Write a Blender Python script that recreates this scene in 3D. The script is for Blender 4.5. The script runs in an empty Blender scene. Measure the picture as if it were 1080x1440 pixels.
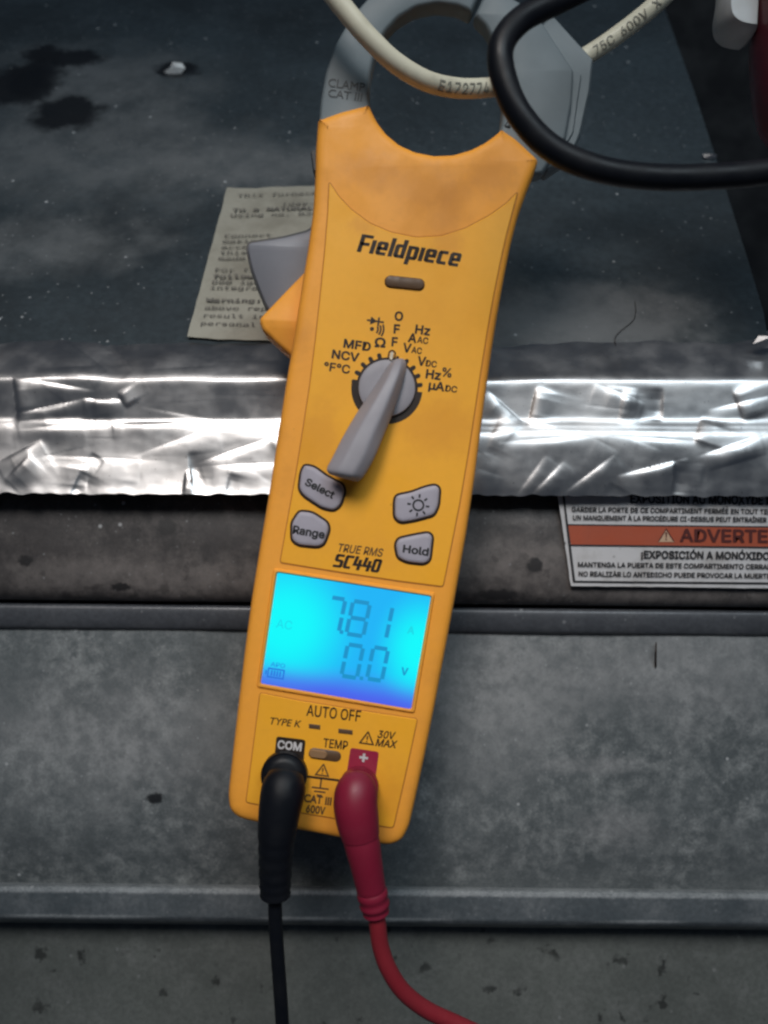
import bpy, bmesh, math, random
from mathutils import Vector, noise, Matrix
from mathutils.geometry import tessellate_polygon

random.seed(7)
scene = bpy.context.scene
col = scene.collection

# ------------------------------------------------------------------ camera
FPX = 1304.0                 # focal length in photograph pixels (1080 wide)
CY = -0.314                  # camera stands 31 cm in front of the meter's face (y = 0)
cam_d = bpy.data.cameras.new('camera')
cam = bpy.data.objects.new('camera', cam_d)
col.objects.link(cam)
cam.location = (0, CY, 0)
cam.rotation_euler = (math.radians(90), 0, 0)
cam_d.sensor_fit = 'HORIZONTAL'
cam_d.sensor_width = 36
cam_d.lens = 36 * FPX / 1080
cam_d.clip_start = 0.01
cam_d.clip_end = 20
cam_d.dof.use_dof = True
cam_d.dof.focus_distance = 0.322
cam_d.dof.aperture_fstop = 13.0
scene.camera = cam

# ------------------------------------------------------------------ world, lamps, exposure
world = bpy.data.worlds.new('World')
scene.world = world
world.use_nodes = True
bg = world.node_tree.nodes['Background']
bg.inputs[0].default_value = (0.55, 0.72, 1.0, 1)
bg.inputs[1].default_value = 0.036


def aim(o, target):
    o.rotation_euler = (Vector(target) - o.location).to_track_quat('-Z', 'Y').to_euler()


def spot(name, loc, target, power, size, angle, blend, colr):
    d = bpy.data.lights.new(name, 'SPOT')
    d.energy = power
    d.shadow_soft_size = size
    d.spot_size = math.radians(angle)
    d.spot_blend = blend
    d.color = colr
    o = bpy.data.objects.new(name, d)
    col.objects.link(o)
    o.location = loc
    aim(o, target)
    return o


def area(name, loc, target, power, sx, sy, colr):
    d = bpy.data.lights.new(name, 'AREA')
    d.shape = 'RECTANGLE'
    d.size = sx
    d.size_y = sy
    d.energy = power
    d.color = colr
    o = bpy.data.objects.new(name, d)
    col.objects.link(o)
    o.location = loc
    aim(o, target)
    return o


work_lamp = spot('work_lamp', (-0.16, -0.82, 0.68), (0.0, 0.02, -0.03), 47, 0.25, 28, 1.0, (1.0, 0.94, 0.89))
room_light = area('room_light', (0.50, -1.3, 1.05), (0, 0.03, 0.0), 9, 0.9, 0.6, (0.78, 0.92, 1.0))

scene.view_settings.view_transform = 'Standard'
scene.view_settings.look = 'None'
scene.view_settings.exposure = 0.3
scene.view_settings.gamma = 1
scene.view_settings.use_curve_mapping = False
try:
    scene.cycles.filter_width = 2.5
except Exception:
    pass


# ------------------------------------------------------------------ geometry helpers
def U(px, py, y=0.0):
    """photograph pixel + distance -> point in the scene"""
    d = y - CY
    return Vector(((px - 540) / FPX * d, y, (720 - py) / FPX * d))


MMPX = -CY / FPX             # metres per pixel on the meter's face


def link(name, mesh, mat, parent=None, root=None):
    o = bpy.data.objects.new(name, mesh)
    col.objects.link(o)
    if mat is not None:
        mesh.materials.append(mat)
    if parent is not None:
        o.parent = parent
        r = parent
        while r.parent is not None:
            r = r.parent
        loc = r.location
        if loc.length > 0:
            mesh.transform(Matrix.Translation(-loc))
    return o


def finish(bm, name, mat, parent=None, angle=35, smooth=True):
    bmesh.ops.recalc_face_normals(bm, faces=bm.faces[:])
    me = bpy.data.meshes.new(name)
    bm.to_mesh(me)
    bm.free()
    if smooth:
        for p in me.polygons:
            p.use_smooth = True
        me.set_sharp_from_angle(angle=math.radians(angle))
    return link(name, me, mat, parent)


def thing(name, label, cat, loc, group=None):
    o = bpy.data.objects.new(name, None)
    col.objects.link(o)
    o.empty_display_size = 0.01
    o.location = loc
    o['label'] = label
    o['category'] = cat
    if group:
        o['group'] = group
    return o


def tag(o, label, cat, group=None):
    o['label'] = label
    o['category'] = cat
    if group:
        o['group'] = group
    return o


def catmull(pts, n=8, closed=False):
    out = []
    N = len(pts)
    P = [Vector(p) for p in pts]
    rng = range(N) if closed else range(N - 1)
    for i in rng:
        if closed:
            a, b, c, d = P[(i - 1) % N], P[i], P[(i + 1) % N], P[(i + 2) % N]
        else:
            b, c = P[i], P[i + 1]
            a = P[i - 1] if i > 0 else b + (b - c)
            d = P[i + 2] if i + 2 < N else c + (c - b)
        for k in range(n):
            t = k / n
            out.append(0.5 * ((2 * b) + (c - a) * t + (2 * a - 5 * b + 4 * c - d) * t * t + (3 * b - a - 3 * c + d) * t ** 3))
    if not closed:
        out.append(P[-1])
    return out


def rounded(pts, r, n=5):
    """polygon with its corners rounded; r a number or one per corner"""
    out = []
    N = len(pts)
    for i in range(N):
        p = Vector(pts[i][:2]); a = Vector(pts[i - 1][:2]); b = Vector(pts[(i + 1) % N][:2])
        rr = r[i] if isinstance(r, (list, tuple)) else r
        da, db = (a - p), (b - p)
        ra = min(rr, da.length * 0.45); rb = min(rr, db.length * 0.45)
        if rr <= 0:
            out.append(p)
            continue
        s, e = p + da.normalized() * ra, p + db.normalized() * rb
        for k in range(n + 1):
            t = k / n
            out.append((1 - t) ** 2 * s + 2 * t * (1 - t) * p + t * t * e)
    return out


def resample(pts, step):
    out = []
    N = len(pts)
    for i in range(N):
        a, b = Vector(pts[i][:2]), Vector(pts[(i + 1) % N][:2])
        L = (b - a).length
        k = max(1, int(L / step))
        for j in range(k):
            out.append(a + (b - a) * j / k)
    return out


def poly_area(pts):
    return 0.5 * sum(pts[i][0] * pts[(i + 1) % len(pts)][1] - pts[(i + 1) % len(pts)][0] * pts[i][1] for i in range(len(pts)))


def inset(pts, d):
    if abs(d) < 1e-9:
        return [Vector(p[:2]) for p in pts]
    s = 1 if poly_area(pts) > 0 else -1
    out = []
    N = len(pts)
    for i in range(N):
        a, p, b = Vector(pts[i - 1][:2]), Vector(pts[i][:2]), Vector(pts[(i + 1) % N][:2])
        t1 = (p - a); t2 = (b - p)
        if t1.length < 1e-7: t1 = t2
        if t2.length < 1e-7: t2 = t1
        t1 = t1.normalized(); t2 = t2.normalized()
        n1 = Vector((-t1.y, t1.x)) * s; n2 = Vector((-t2.y, t2.x)) * s
        n = n1 + n2
        if n.length < 1e-6:
            n = n1
        n.normalize()
        k = 1.0 / max(0.5, n.dot(n1))
        out.append(p + n * d * k)
    if d > 3 and N > 60:      # keep the ring from folding over itself at narrow horns
        P = [Vector(p[:2]) for p in pts]

        def dist(q):
            m = 1e9
            for i in range(N):
                a = P[i]; e = P[(i + 1) % N] - a
                L = e.length_squared
                u = 0 if L < 1e-12 else max(0, min(1, (q - a).dot(e) / L))
                m = min(m, (q - a - e * u).length_squared)
            return math.sqrt(m)
        for i in range(N):
            f = 1.0
            q = out[i]
            while f > 0.05 and dist(q) < 0.86 * d * f:
                f -= 0.12
                q = P[i].lerp(out[i], max(f, 0.05))
            out[i] = q
    return out


def cap_fill(bm, vs):
    for t in tessellate_polygon([[Vector((v.co.x, v.co.z, 0)) for v in vs]]):
        try:
            bm.faces.new([vs[k] for k in t])
        except ValueError:
            pass


def plate(name, pts, rings, mat, parent=None, yref=0.0, back=True, angle=35, dome=None):
    """pixel outline -> solid; rings = [(inset in px, y)] from back to front"""
    bm = bmesh.new()
    prev = None
    first = None
    for ins, y in rings:
        vs = []
        for p in inset(pts, ins):
            w = U(p.x, p.y, yref)
            vs.append(bm.verts.new((w.x, y, w.z)))
        if prev:
            for i in range(len(vs)):
                j = (i + 1) % len(vs)
                bm.faces.new((prev[i], prev[j], vs[j], vs[i]))
        else:
            first = vs
        prev = vs
    if dome is not None:
        c = Vector((0, 0, 0))
        for v in prev: c += v.co
        c /= len(prev)
        cv = bm.verts.new((c.x, dome, c.z))
        for i in range(len(prev)):
            bm.faces.new((prev[i], prev[(i + 1) % len(prev)], cv))
    else:
        cap_fill(bm, prev)
    if back:
        cap_fill(bm, first)
    return finish(bm, name, mat, parent, angle)


def flat_poly(name, pts, y, mat, parent=None, yref=0.0):
    bm = bmesh.new()
    vs = []
    for p in pts:
        w = U(p[0], p[1], yref)
        vs.append(bm.verts.new((w.x, y, w.z)))
    f = bm.faces.new(vs)
    bmesh.ops.triangulate(bm, faces=[f])
    return finish(bm, name, mat, parent, smooth=False)


def tube_bm(bm, path, radii, segs=20, cap=True, flat=None):
    N = len(path)
    T = []
    for i in range(N):
        t = path[min(i + 1, N - 1)] - path[max(i - 1, 0)]
        T.append(t.normalized())
    up = Vector((0, -1, 0))
    rings = []
    for i in range(N):
        c = up - T[i] * up.dot(T[i])
        if c.length < 1e-4:
            c = Vector((0, 0, 1)) - T[i] * T[i].z
        c.normalize()
        n = T[i].cross(c)
        r = radii[i] if isinstance(radii, (list, tuple)) else radii
        vs = []
        for k in range(segs):
            a = 2 * math.pi * k / segs
            f = flat if flat else 1.0
            vs.append(bm.verts.new(path[i] + c * (math.cos(a) * r * f) + n * (math.sin(a) * r)))
        rings.append(vs)
    for i in range(N - 1):
        for k in range(segs):
            j = (k + 1) % segs
            bm.faces.new((rings[i][k], rings[i][j], rings[i + 1][j], rings[i + 1][k]))
    if cap:
        bm.faces.new(rings[0][::-1])
        bm.faces.new(rings[-1])


def tube(name, path, radii, mat, parent=None, segs=20, flat=None, angle=40):
    bm = bmesh.new()
    tube_bm(bm, path, radii, segs, True, flat)
    return finish(bm, name, mat, parent, angle)


def pxpath(pts, n=8):
    return catmull([U(*p) for p in pts], n)


# text: returns triangles in a plane, units = font size 1
_tcache = {}
FONTS = {}
try:                                     # Blender's own bundled typefaces; the built-in one is the fallback
    import os
    _fd = os.path.join(bpy.utils.system_resource('DATAFILES'), 'fonts')
    FONTS['sans'] = bpy.data.fonts.load(os.path.join(_fd, 'Inter.woff2'))
    FONTS['mono'] = bpy.data.fonts.load(os.path.join(_fd, 'DejaVuSansMono.woff2'))
except Exception:
    pass
_font = ['sans']


def text_geo(s, bold=0.0, space=1.0):
    bold = 0.0
    key = (s, _font[0], space)
    if key in _tcache:
        return _tcache[key]
    cu = bpy.data.curves.new('t', 'FONT')
    cu.body = s
    cu.size = 1.0
    if _font[0] in FONTS:
        cu.font = FONTS[_font[0]]
    cu.offset = bold
    cu.space_character = space
    cu.resolution_u = 3
    o = bpy.data.objects.new('t', cu)
    col.objects.link(o)
    bpy.context.view_layer.update()
    me = bpy.data.meshes.new_from_object(o.evaluated_get(bpy.context.evaluated_depsgraph_get()))
    vs = [(v.co.x, v.co.y) for v in me.vertices]
    fs = [tuple(p.vertices) for p in me.polygons]
    bpy.data.objects.remove(o)
    bpy.data.curves.remove(cu)
    bpy.data.meshes.remove(me)
    _tcache[key] = (vs, fs)
    return vs, fs


def text_box(s, bold=0.0, space=1.0):
    vs, fs = text_geo(s, bold, space)
    xs = [v[0] for v in vs]; ys = [v[1] for v in vs]
    return min(xs), max(xs), min(ys), max(ys)


_cap = {}


def cap_height():
    if _font[0] not in _cap:
        _cap[_font[0]] = text_box('H')[3]
    return _cap[_font[0]]


def text_mapped(name, s, fn, mat, parent, bold=0.0, space=1.0, cuts=0):
    vs0, fs0 = text_geo(s, 0.0, space)
    if cuts:
        bm = bmesh.new()
        bv = [bm.verts.new((x, y, 0)) for x, y in vs0]
        for f in fs0:
            bm.faces.new([bv[k] for k in f])
        for k in range(1, cuts):
            bmesh.ops.bisect_plane(bm, geom=bm.verts[:] + bm.edges[:] + bm.faces[:], plane_co=(0, cap_height() * k / cuts, 0), plane_no=(0, 1, 0))
        bm.verts.index_update()
        vs0 = [(v.co.x, v.co.y) for v in bm.verts]
        fs0 = [tuple(v.index for v in f.verts) for f in bm.faces]
        bm.free()
    b = bold
    offs = [(0, 0)] if b <= 0.004 else [(-b, 0), (b, 0), (0, b), (0, -b), (-b * .7, b * .7), (b * .7, b * .7), (-b * .7, -b * .7), (b * .7, -b * .7)]
    vs, fs = [], []
    for i, (dx, dy) in enumerate(offs):
        k = len(vs)
        for x, y in vs0:
            p = Vector(fn(x + dx, y + dy))
            p.y -= 0.000004 * i
            vs.append(p)
        fs += [tuple(v + k for v in f) for f in fs0]
    me = bpy.data.meshes.new(name)
    me.from_pydata(vs, [], fs)
    me.update()
    return link(name, me, mat, parent)


def text_px(s, cx, cy, cap, rot, mat, parent, y, width=None, bold=0.0, shear=0.0, anchor='C', space=1.0, name='printed_text', yref=0.0):
    """text on a plane facing the camera; cx,cy = centre (or left baseline) in px, cap height in px, rot degrees clockwise"""
    x0, x1, y0, y1 = text_box(s, bold, space)
    k = cap / cap_height()
    kx = width / (x1 - x0) if width else k
    c, sn = math.cos(math.radians(rot)), math.sin(math.radians(rot))
    ox = (x0 + x1) / 2 if anchor == 'C' else x0
    oy = cap_height() / 2 if anchor == 'C' else 0

    def fn(tx, ty):
        dx = (tx - ox) * kx + (ty - oy) * k * shear
        dy = -(ty - oy) * k
        w = U(cx + dx * c - dy * sn, cy + dx * sn + dy * c, yref)
        return (w.x, y, w.z)
    return text_mapped(name, s, fn, mat, parent, bold, space)


def stroke_polys(lines, t):
    """thick polylines with mitred joints -> list of quads (2D)"""
    quads = []
    for ln in lines:
        P = [Vector(p) for p in ln]
        N = len(P)
        L, R = [], []
        for i in range(N):
            if i == 0: d1 = d2 = (P[1] - P[0]).normalized()
            elif i == N - 1: d1 = d2 = (P[-1] - P[-2]).normalized()
            else:
                d1 = (P[i] - P[i - 1]).normalized(); d2 = (P[i + 1] - P[i]).normalized()
            n1 = Vector((-d1.y, d1.x)); n2 = Vector((-d2.y, d2.x))
            n = (n1 + n2).normalized()
            k = t / 2 / max(0.4, n.dot(n1))
            L.append(P[i] + n * k); R.append(P[i] - n * k)
        for i in range(N - 1):
            quads.append((L[i], R[i], R[i + 1], L[i + 1]))
    return quads


def strokes_px(name, lines, t, ox, oy, scale, rot, mat, parent, y, shear=0.0, sx=1.0):
    c, sn = math.cos(math.radians(rot)), math.sin(math.radians(rot))
    vs, fs = [], []
    for q in stroke_polys(lines, t):
        b = len(vs)
        for p in q:
            dx = (p.x * sx + p.y * shear) * scale
            dy = -p.y * scale
            w = U(ox + dx * c - dy * sn, oy + dx * sn + dy * c)
            vs.append((w.x, y - 0.00001 * (len(fs) % 3), w.z))
        fs.append((b, b + 1, b + 2, b + 3))
    me = bpy.data.meshes.new(name)
    me.from_pydata(vs, [], fs)
    me.update()
    return link(name, me, mat, parent)


GLYPH = {
    'F': ([[(.12, 0), (.12, .88), (.64, .88)], [(.12, .46), (.54, .46)]], .70),
    'i': ([[(.10, 0), (.10, .735)]], .31),
    'e': ([[(.52, .085), (.15, .085), (.10, .13), (.10, .60), (.15, .65), (.43, .65), (.48, .60), (.48, .36), (.10, .36)]], .69),
    'l': ([[(.12, 1.0), (.12, .0)]], .31),
    'd': ([[(.48, 1.0), (.48, 0)], [(.48, .085), (.15, .085), (.10, .13), (.10, .60), (.15, .65), (.48, .65)]], .70),
    'p': ([[(.10, -.28), (.10, .73)], [(.12, .65), (.43, .65), (.48, .60), (.48, .13), (.43, .085), (.12, .085)]], .69),
    'c': ([[(.48, .65), (.15, .65), (.10, .60), (.10, .13), (.15, .085), (.48, .085)]], .66),
    'S': ([[(.60, .9), (.16, .9), (.11, .85), (.11, .58), (.16, .53), (.52, .50), (.57, .45), (.57, .15), (.52, .1), (.03, .1)]], .76),
    'C': ([[(.60, .9), (.16, .9), (.11, .85), (.11, .15), (.16, .1), (.52, .1)]], .70),
    '4': ([[(.17, 1.0), (.11, .38), (.66, .38)], [(.48, .78), (.48, 0)]], .74),
    '0': ([[(.32, .9), (.16, .9), (.11, .85), (.11, .15), (.16, .1), (.47, .1), (.52, .15), (.52, .85), (.47, .9), (.30, .9)]], .70),
}


def glyph_word(word):
    lines, x = [], 0
    for ch in word:
        ls, adv = GLYPH[ch]
        for l in ls:
            lines.append([(p[0] + x, p[1]) for p in l])
        x += adv
    return lines, x


# ------------------------------------------------------------------ materials
def lin(c):
    return tuple(((v / 255) / 12.92 if v / 255 <= 0.04045 else ((v / 255 + 0.055) / 1.055) ** 2.4) for v in c)


class NT:
    def __init__(s, name):
        s.m = bpy.data.materials.new(name)
        s.m.use_nodes = True
        s.t = s.m.node_tree
        s.p = s.t.nodes['Principled BSDF']
        s.tc = s.n('ShaderNodeTexCoord').outputs['Object']

    def n(s, kind, **kw):
        nd = s.t.nodes.new(kind)
        for k, v in kw.items():
            setattr(nd, k, v)
        return nd

    def l(s, a, b):
        s.t.links.new(a, b)

    def noise(s, scale, detail=4, rough=0.55, dist=0.0, vec=None, stretch=None):
        nd = s.n('ShaderNodeTexNoise')
        nd.inputs['Scale'].default_value = scale
        nd.inputs['Detail'].default_value = detail
        nd.inputs['Roughness'].default_value = rough
        nd.inputs['Distortion'].default_value = dist
        v = vec or s.tc
        if stretch:
            mp = s.n('ShaderNodeMapping')
            mp.inputs['Scale'].default_value = stretch
            s.l(v, mp.inputs['Vector'])
            v = mp.outputs['Vector']
        s.l(v, nd.inputs['Vector'])
        return nd.outputs['Fac']

    def rng(s, val, a, b, lo=0.0, hi=1.0, smooth=True):
        nd = s.n('ShaderNodeMapRange')
        nd.interpolation_type = 'SMOOTHSTEP' if smooth else 'LINEAR'
        s.l(val, nd.inputs['Value'])
        for k, v in zip(('From Min', 'From Max', 'To Min', 'To Max'), (a, b, lo, hi)):
            nd.inputs[k].default_value = v
        return nd.outputs['Result']

    def math(s, op, a, b):
        nd = s.n('ShaderNodeMath', operation=op)
        for i, v in enumerate((a, b)):
            if isinstance(v, (int, float)):
                nd.inputs[i].default_value = v
            else:
                s.l(v, nd.inputs[i])
        return nd.outputs[0]

    def mix(s, fac, a, b, mode='MIX'):
        nd = s.n('ShaderNodeMix', data_type='RGBA', blend_type=mode)
        if isinstance(fac, (int, float)):
            nd.inputs['Factor'].default_value = fac
        else:
            s.l(fac, nd.inputs['Factor'])
        for nm, v in ((6, a), (7, b)):
            if isinstance(v, (tuple, list)):
                nd.inputs[nm].default_value = (*v[:3], 1)
            else:
                s.l(v, nd.inputs[nm])
        return nd.outputs[2]

    def specks(s, scale, size, soft=0.3, rand=1.0, keep=0.5):
        """small round specks; a share of the cells is kept"""
        v = s.n('ShaderNodeTexVoronoi')
        v.inputs['Scale'].default_value = scale
        v.inputs['Randomness'].default_value = rand
        s.l(s.tc, v.inputs['Vector'])
        m = s.rng(v.outputs['Distance'], size, size * (1 - soft) * 0.5, 0, 1)
        sep = s.n('ShaderNodeSeparateColor')
        s.l(v.outputs['Color'], sep.inputs[0])
        k = s.rng(sep.outputs[0], keep, keep + 0.3, 0, 1)
        return s.math('MULTIPLY', m, k)

    def blob(s, centre, radii, soft=0.35, wob=0.5, wscale=90):
        wscale = 1.1 / min(radii)
        sub = s.n('ShaderNodeVectorMath', operation='SUBTRACT')
        s.l(s.tc, sub.inputs[0])
        sub.inputs[1].default_value = centre
        div = s.n('ShaderNodeVectorMath', operation='DIVIDE')
        s.l(sub.outputs[0], div.inputs[0])
        div.inputs[1].default_value = radii
        ln = s.n('ShaderNodeVectorMath', operation='LENGTH')
        s.l(div.outputs[0], ln.inputs[0])
        nz = s.noise(wscale, 5, 0.62)
        w = s.math('ADD', ln.outputs['Value'], s.math('MULTIPLY', s.math('SUBTRACT', nz, 0.5), wob * 2))
        return s.rng(w, 1 + soft, 1 - soft, 0, 1)

    def bump(s, h, strength, dist=0.0005):
        b = s.n('ShaderNodeBump')
        b.inputs['Strength'].default_value = strength
        b.inputs['Distance'].default_value = dist
        s.l(h, b.inputs['Height'])
        s.l(b.outputs[0], s.p.inputs['Normal'])

    def base(s, c):
        if isinstance(c, (tuple, list)):
            s.p.inputs['Base Color'].default_value = (*c[:3], 1)
        else:
            s.l(c, s.p.inputs['Base Color'])

    def set(s, **kw):
        for k, v in kw.items():
            k = k.replace('_', ' ')
            if isinstance(v, (int, float)):
                s.p.inputs[k].default_value = v
            else:
                s.l(v, s.p.inputs[k])


def plastic(name, c, rough=0.45, dirt=0.15, dscale=35, dirtcol=(0.25, 0.12, 0.03), bumps=0.08, bscale=1500, spec=0.4, grime=0.0, smears=()):
    t = NT(name)
    d = t.rng(t.noise(dscale, 5, 0.6), 0.45, 0.75, 0, dirt)
    f = t.noise(dscale * 12, 3)
    cc = t.mix(d, c, dirtcol)
    cc = t.mix(t.rng(f, 0.3, 0.7, 0, 0.10), cc, tuple(v * 0.75 for v in c))
    if grime:
        gr = t.math('MULTIPLY', t.specks(150, 0.10, keep=0.72), t.rng(t.noise(25, 3), 0.45, 0.6))
        cc = t.mix(t.math('MULTIPLY', gr, grime), cc, (0.12, 0.05, 0.015))
        sc_ = t.rng(t.noise(1.0, 4, 0.7, 1.2, stretch=(60, 60, 420)), 0.66, 0.72)       # faint scuffs
        sc2 = t.math('MULTIPLY', sc_, t.rng(t.noise(40, 3), 0.5, 0.62))
        cc = t.mix(t.math('MULTIPLY', sc2, grime * 0.45), cc, tuple(min(1, v * 0.5) for v in c))
    for p, r in smears:
        cc = t.mix(t.math('MULTIPLY', t.blob(p, r, 0.7, 0.9), 0.4), cc, dirtcol)
    t.base(cc)
    t.set(Roughness=t.rng(t.noise(dscale * 2, 4), 0.3, 0.7, rough - 0.08, rough + 0.1), Specular_IOR_Level=spec)
    t.bump(t.noise(bscale, 2), bumps, 0.0002)
    return t.m


M = {}
M['orange'] = plastic('orange_rubber', (0.88, 0.360, 0.042), 0.55, 0.35, 45, (0.50, 0.19, 0.03), 0.12, 900, grime=0.8,
                      smears=[(U(x, y) - U(450, 1175, 0.03), (r, 0.05, r * q)) for x, y, r, q in ((632, 296, .006, 1.2), (600, 262, .014, .5), (520, 240, .010, .6), (690, 250, .008, .8), (400, 470, .008, .8))])
M['orange_plate'] = plastic('yellow_orange_overlay', (0.88, 0.400, 0.024), 0.5, 0.2, 30, (0.62, 0.23, 0.02), 0.06, grime=0.7,
                            smears=[(U(x, y) - U(450, 1175, 0.03), (r, 0.05, r * q)) for x, y, r, q in ((628, 336, .005, 1.2), (510, 318, .004, .7), (620, 600, .012, .7), (440, 620, .008, 1.4), (540, 1120, .008, 1.0), (452, 1120, .006, 1.6))])
M['groove'] = plastic('dark_orange_groove', (0.40, 0.14, 0.025), 0.7, 0.1)
M['grey'] = plastic('grey_plastic', (0.29, 0.275, 0.30), 0.5, 0.15, 40, (0.10, 0.09, 0.09))
M['grey_button'] = plastic('grey_rubber_button', (0.36, 0.335, 0.385), 0.6, 0.2, 60, (0.17, 0.14, 0.14))
M['jaw'] = plastic('blue_grey_jaw', (0.145, 0.175, 0.190), 0.6, 0.2, 30, (0.09, 0.10, 0.10))
M['grip'] = plastic('grip_grey', (0.19, 0.195, 0.22), 0.5, 0.15, 40, (0.10, 0.09, 0.09))
M['jaw_dark'] = plastic('dark_grey_jaw_core', (0.06, 0.066, 0.07), 0.5, 0.2)
M['ink'] = plastic('black_ink', (0.018, 0.010, 0.006), 0.6, 0.0)
M['ink_soft'] = plastic('faded_ink', (0.09, 0.045, 0.018), 0.6, 0.0)
M['jaw_ink'] = plastic('jaw_print', (0.045, 0.052, 0.055), 0.6, 0.0)
M['black'] = plastic('black_rubber', (0.005, 0.006, 0.009), 0.46, 0.3, 60, (0.014, 0.014, 0.016), spec=0.25)
M['red'] = plastic('red_rubber', (0.21, 0.010, 0.032), 0.5, 0.3, 40, (0.10, 0.01, 0.02))
M['red_cable'] = plastic('red_cable_jacket', (0.25, 0.018, 0.028), 0.5, 0.3, 40, (0.14, 0.015, 0.02))
M['jack_red'] = plastic('magenta_red_print', (0.30, 0.012, 0.045), 0.5, 0.1)
M['white_ink'] = plastic('white_ink', (0.55, 0.52, 0.52), 0.5, 0.1, 60, (0.3, 0.28, 0.28))
M['white_pin'] = plastic('white_pointer', (0.62, 0.55, 0.42), 0.5, 0.05)
M['slot'] = plastic('brown_slot', (0.10, 0.055, 0.028), 0.5, 0.3, 200, (0.05, 0.03, 0.02))
M['slot_light'] = plastic('tan_shutter', (0.26, 0.15, 0.075), 0.5, 0.2, 200)
M['wire'] = plastic('cream_insulation', (0.66, 0.625, 0.49), 0.45, 0.4, 60, (0.22, 0.20, 0.15), 0.03)
M['wire_ink'] = plastic('wire_print', (0.22, 0.21, 0.175), 0.6, 0.0)
M['maroon'] = plastic('maroon_plastic', (0.10, 0.006, 0.022), 0.4, 0.2)
M['white'] = plastic('white_plastic', (0.42, 0.44, 0.45), 0.4, 0.1)
M['cavity'] = plastic('cavity_painted_dark', (0.004, 0.004, 0.006), 0.8, 0.2, 20, (0.01, 0.01, 0.01))  # deep shade of the open gap, put into the colour
M['label_red'] = plastic('label_red_band', (0.36, 0.075, 0.035), 0.5, 0.35, 50, (0.17, 0.055, 0.035))
M['label_ink'] = plastic('label_black', (0.018, 0.018, 0.02), 0.6, 0.0)
M['label_maroon'] = plastic('label_word', (0.075, 0.012, 0.010), 0.6, 0.0)
M['label_cream'] = plastic('label_cream', (0.50, 0.33, 0.22), 0.6, 0.0)
M['paper_ink'] = plastic('typed_ink', (0.13, 0.12, 0.105), 0.8, 0.0)

# white warning label
t = NT('white_label_vinyl')
c = t.mix(t.rng(t.noise(60, 5, 0.65), 0.45, 0.72, 0, 0.55), (0.50, 0.49, 0.50), (0.27, 0.25, 0.23))
c = t.mix(t.specks(420, 0.30, keep=0.72), c, (0.12, 0.11, 0.10))
t.base(c)
t.set(Roughness=0.5)
t.bump(t.noise(260, 4), 0.15)
M['label'] = t.m

# old paper
t = NT('typed_paper')
c = t.mix(t.rng(t.noise(45, 5, 0.65), 0.4, 0.75, 0, 0.7), (0.33, 0.315, 0.265), (0.19, 0.175, 0.14))
t.base(c)
t.set(Roughness=0.8, Specular_IOR_Level=0.2)
t.bump(t.noise(120, 4), 0.25, 0.001)
M['paper'] = t.m

# foil tape
t = NT('aluminium_foil_tape')
c = t.mix(t.rng(t.noise(40, 5, 0.6), 0.45, 0.75, 0, 0.55), (0.62, 0.61, 0.61), (0.42, 0.40, 0.39))
c = t.mix(t.specks(700, 0.25, keep=0.8), c, (0.12, 0.11, 0.11))
t.base(c)
t.set(Metallic=1.0, Roughness=t.rng(t.noise(70, 4), 0.3, 0.75, 0.31, 0.45))
h = t.math('ADD', t.math('MULTIPLY', t.noise(1.0, 3, stretch=(1500, 300, 60)), 0.10), t.noise(90, 3, 0.5, 0.3))
t.bump(h, 0.05, 0.0009)
M['foil'] = t.m


def sheet(name, dark, mid, light, rough, metal, spk=0.5, big=14, stains=(), stain_col=(0.004, 0.005, 0.007), drops=0.0, fine=130, pale=(), pale_col=(0.10, 0.10, 0.105), pale_amt=0.8, bump=0.12, cloud=0.6, spot=130):
    t = NT(name)
    a = t.noise(big, 6, 0.62, 0.4)
    b = t.noise(fine, 6, 0.72)
    f = t.noise(fine * 6, 3, 0.7)
    w = t.noise(big * 2.3, 4, 0.6, 0.2)
    c = t.mix(t.rng(a, 0.30, 0.70), dark, mid)
    c = t.mix(t.math('MULTIPLY', t.rng(b, 0.36, 0.74, 0, 1), t.rng(w, 0.30, 0.68, 0.12, cloud)), c, light)
    c = t.mix(t.rng(f, 0.35, 0.68, 0, 0.38), c, tuple(v * 0.6 for v in dark))
    for p, r in pale:
        m = t.math('MULTIPLY', t.blob(p, r, 0.8, 1.0), t.rng(b, 0.25, 0.65, 0.35, 1.0))
        c = t.mix(t.math('MULTIPLY', m, pale_amt), c, pale_col)
    if drops:
        sp = t.math('MULTIPLY', t.rng(t.noise(spot, 3, 0.6), 0.60, 0.68), t.rng(t.noise(big * 3, 3), 0.40, 0.55))
        c = t.mix(t.math('MULTIPLY', sp, drops), c, tuple(v * 0.25 for v in dark))
    if spk:
        c = t.mix(t.math('MULTIPLY', t.specks(330, 0.21, keep=0.66), spk * 0.7), c, (0.34, 0.35, 0.36))
        c = t.mix(t.math('MULTIPLY', t.specks(110, 0.115, keep=0.55), spk), c, (0.55, 0.56, 0.57))
    for p, r in stains:
        c = t.mix(t.math('MULTIPLY', t.blob(p, r, 0.30, 0.75), 0.93), c, stain_col)
    t.base(c)
    t.set(Metallic=metal, Roughness=t.rng(b, 0.3, 0.7, rough + 0.1, rough - 0.08))
    t.bump(t.math('ADD', b, t.math('MULTIPLY', f, 0.4)), bump, 0.0006)
    return t.m


# ------------------------------------------------------------------ the sheet metal the meter lies against
def slope(px):
    return (px - 540) * 0.010          # rows run very slightly down to the right


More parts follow.
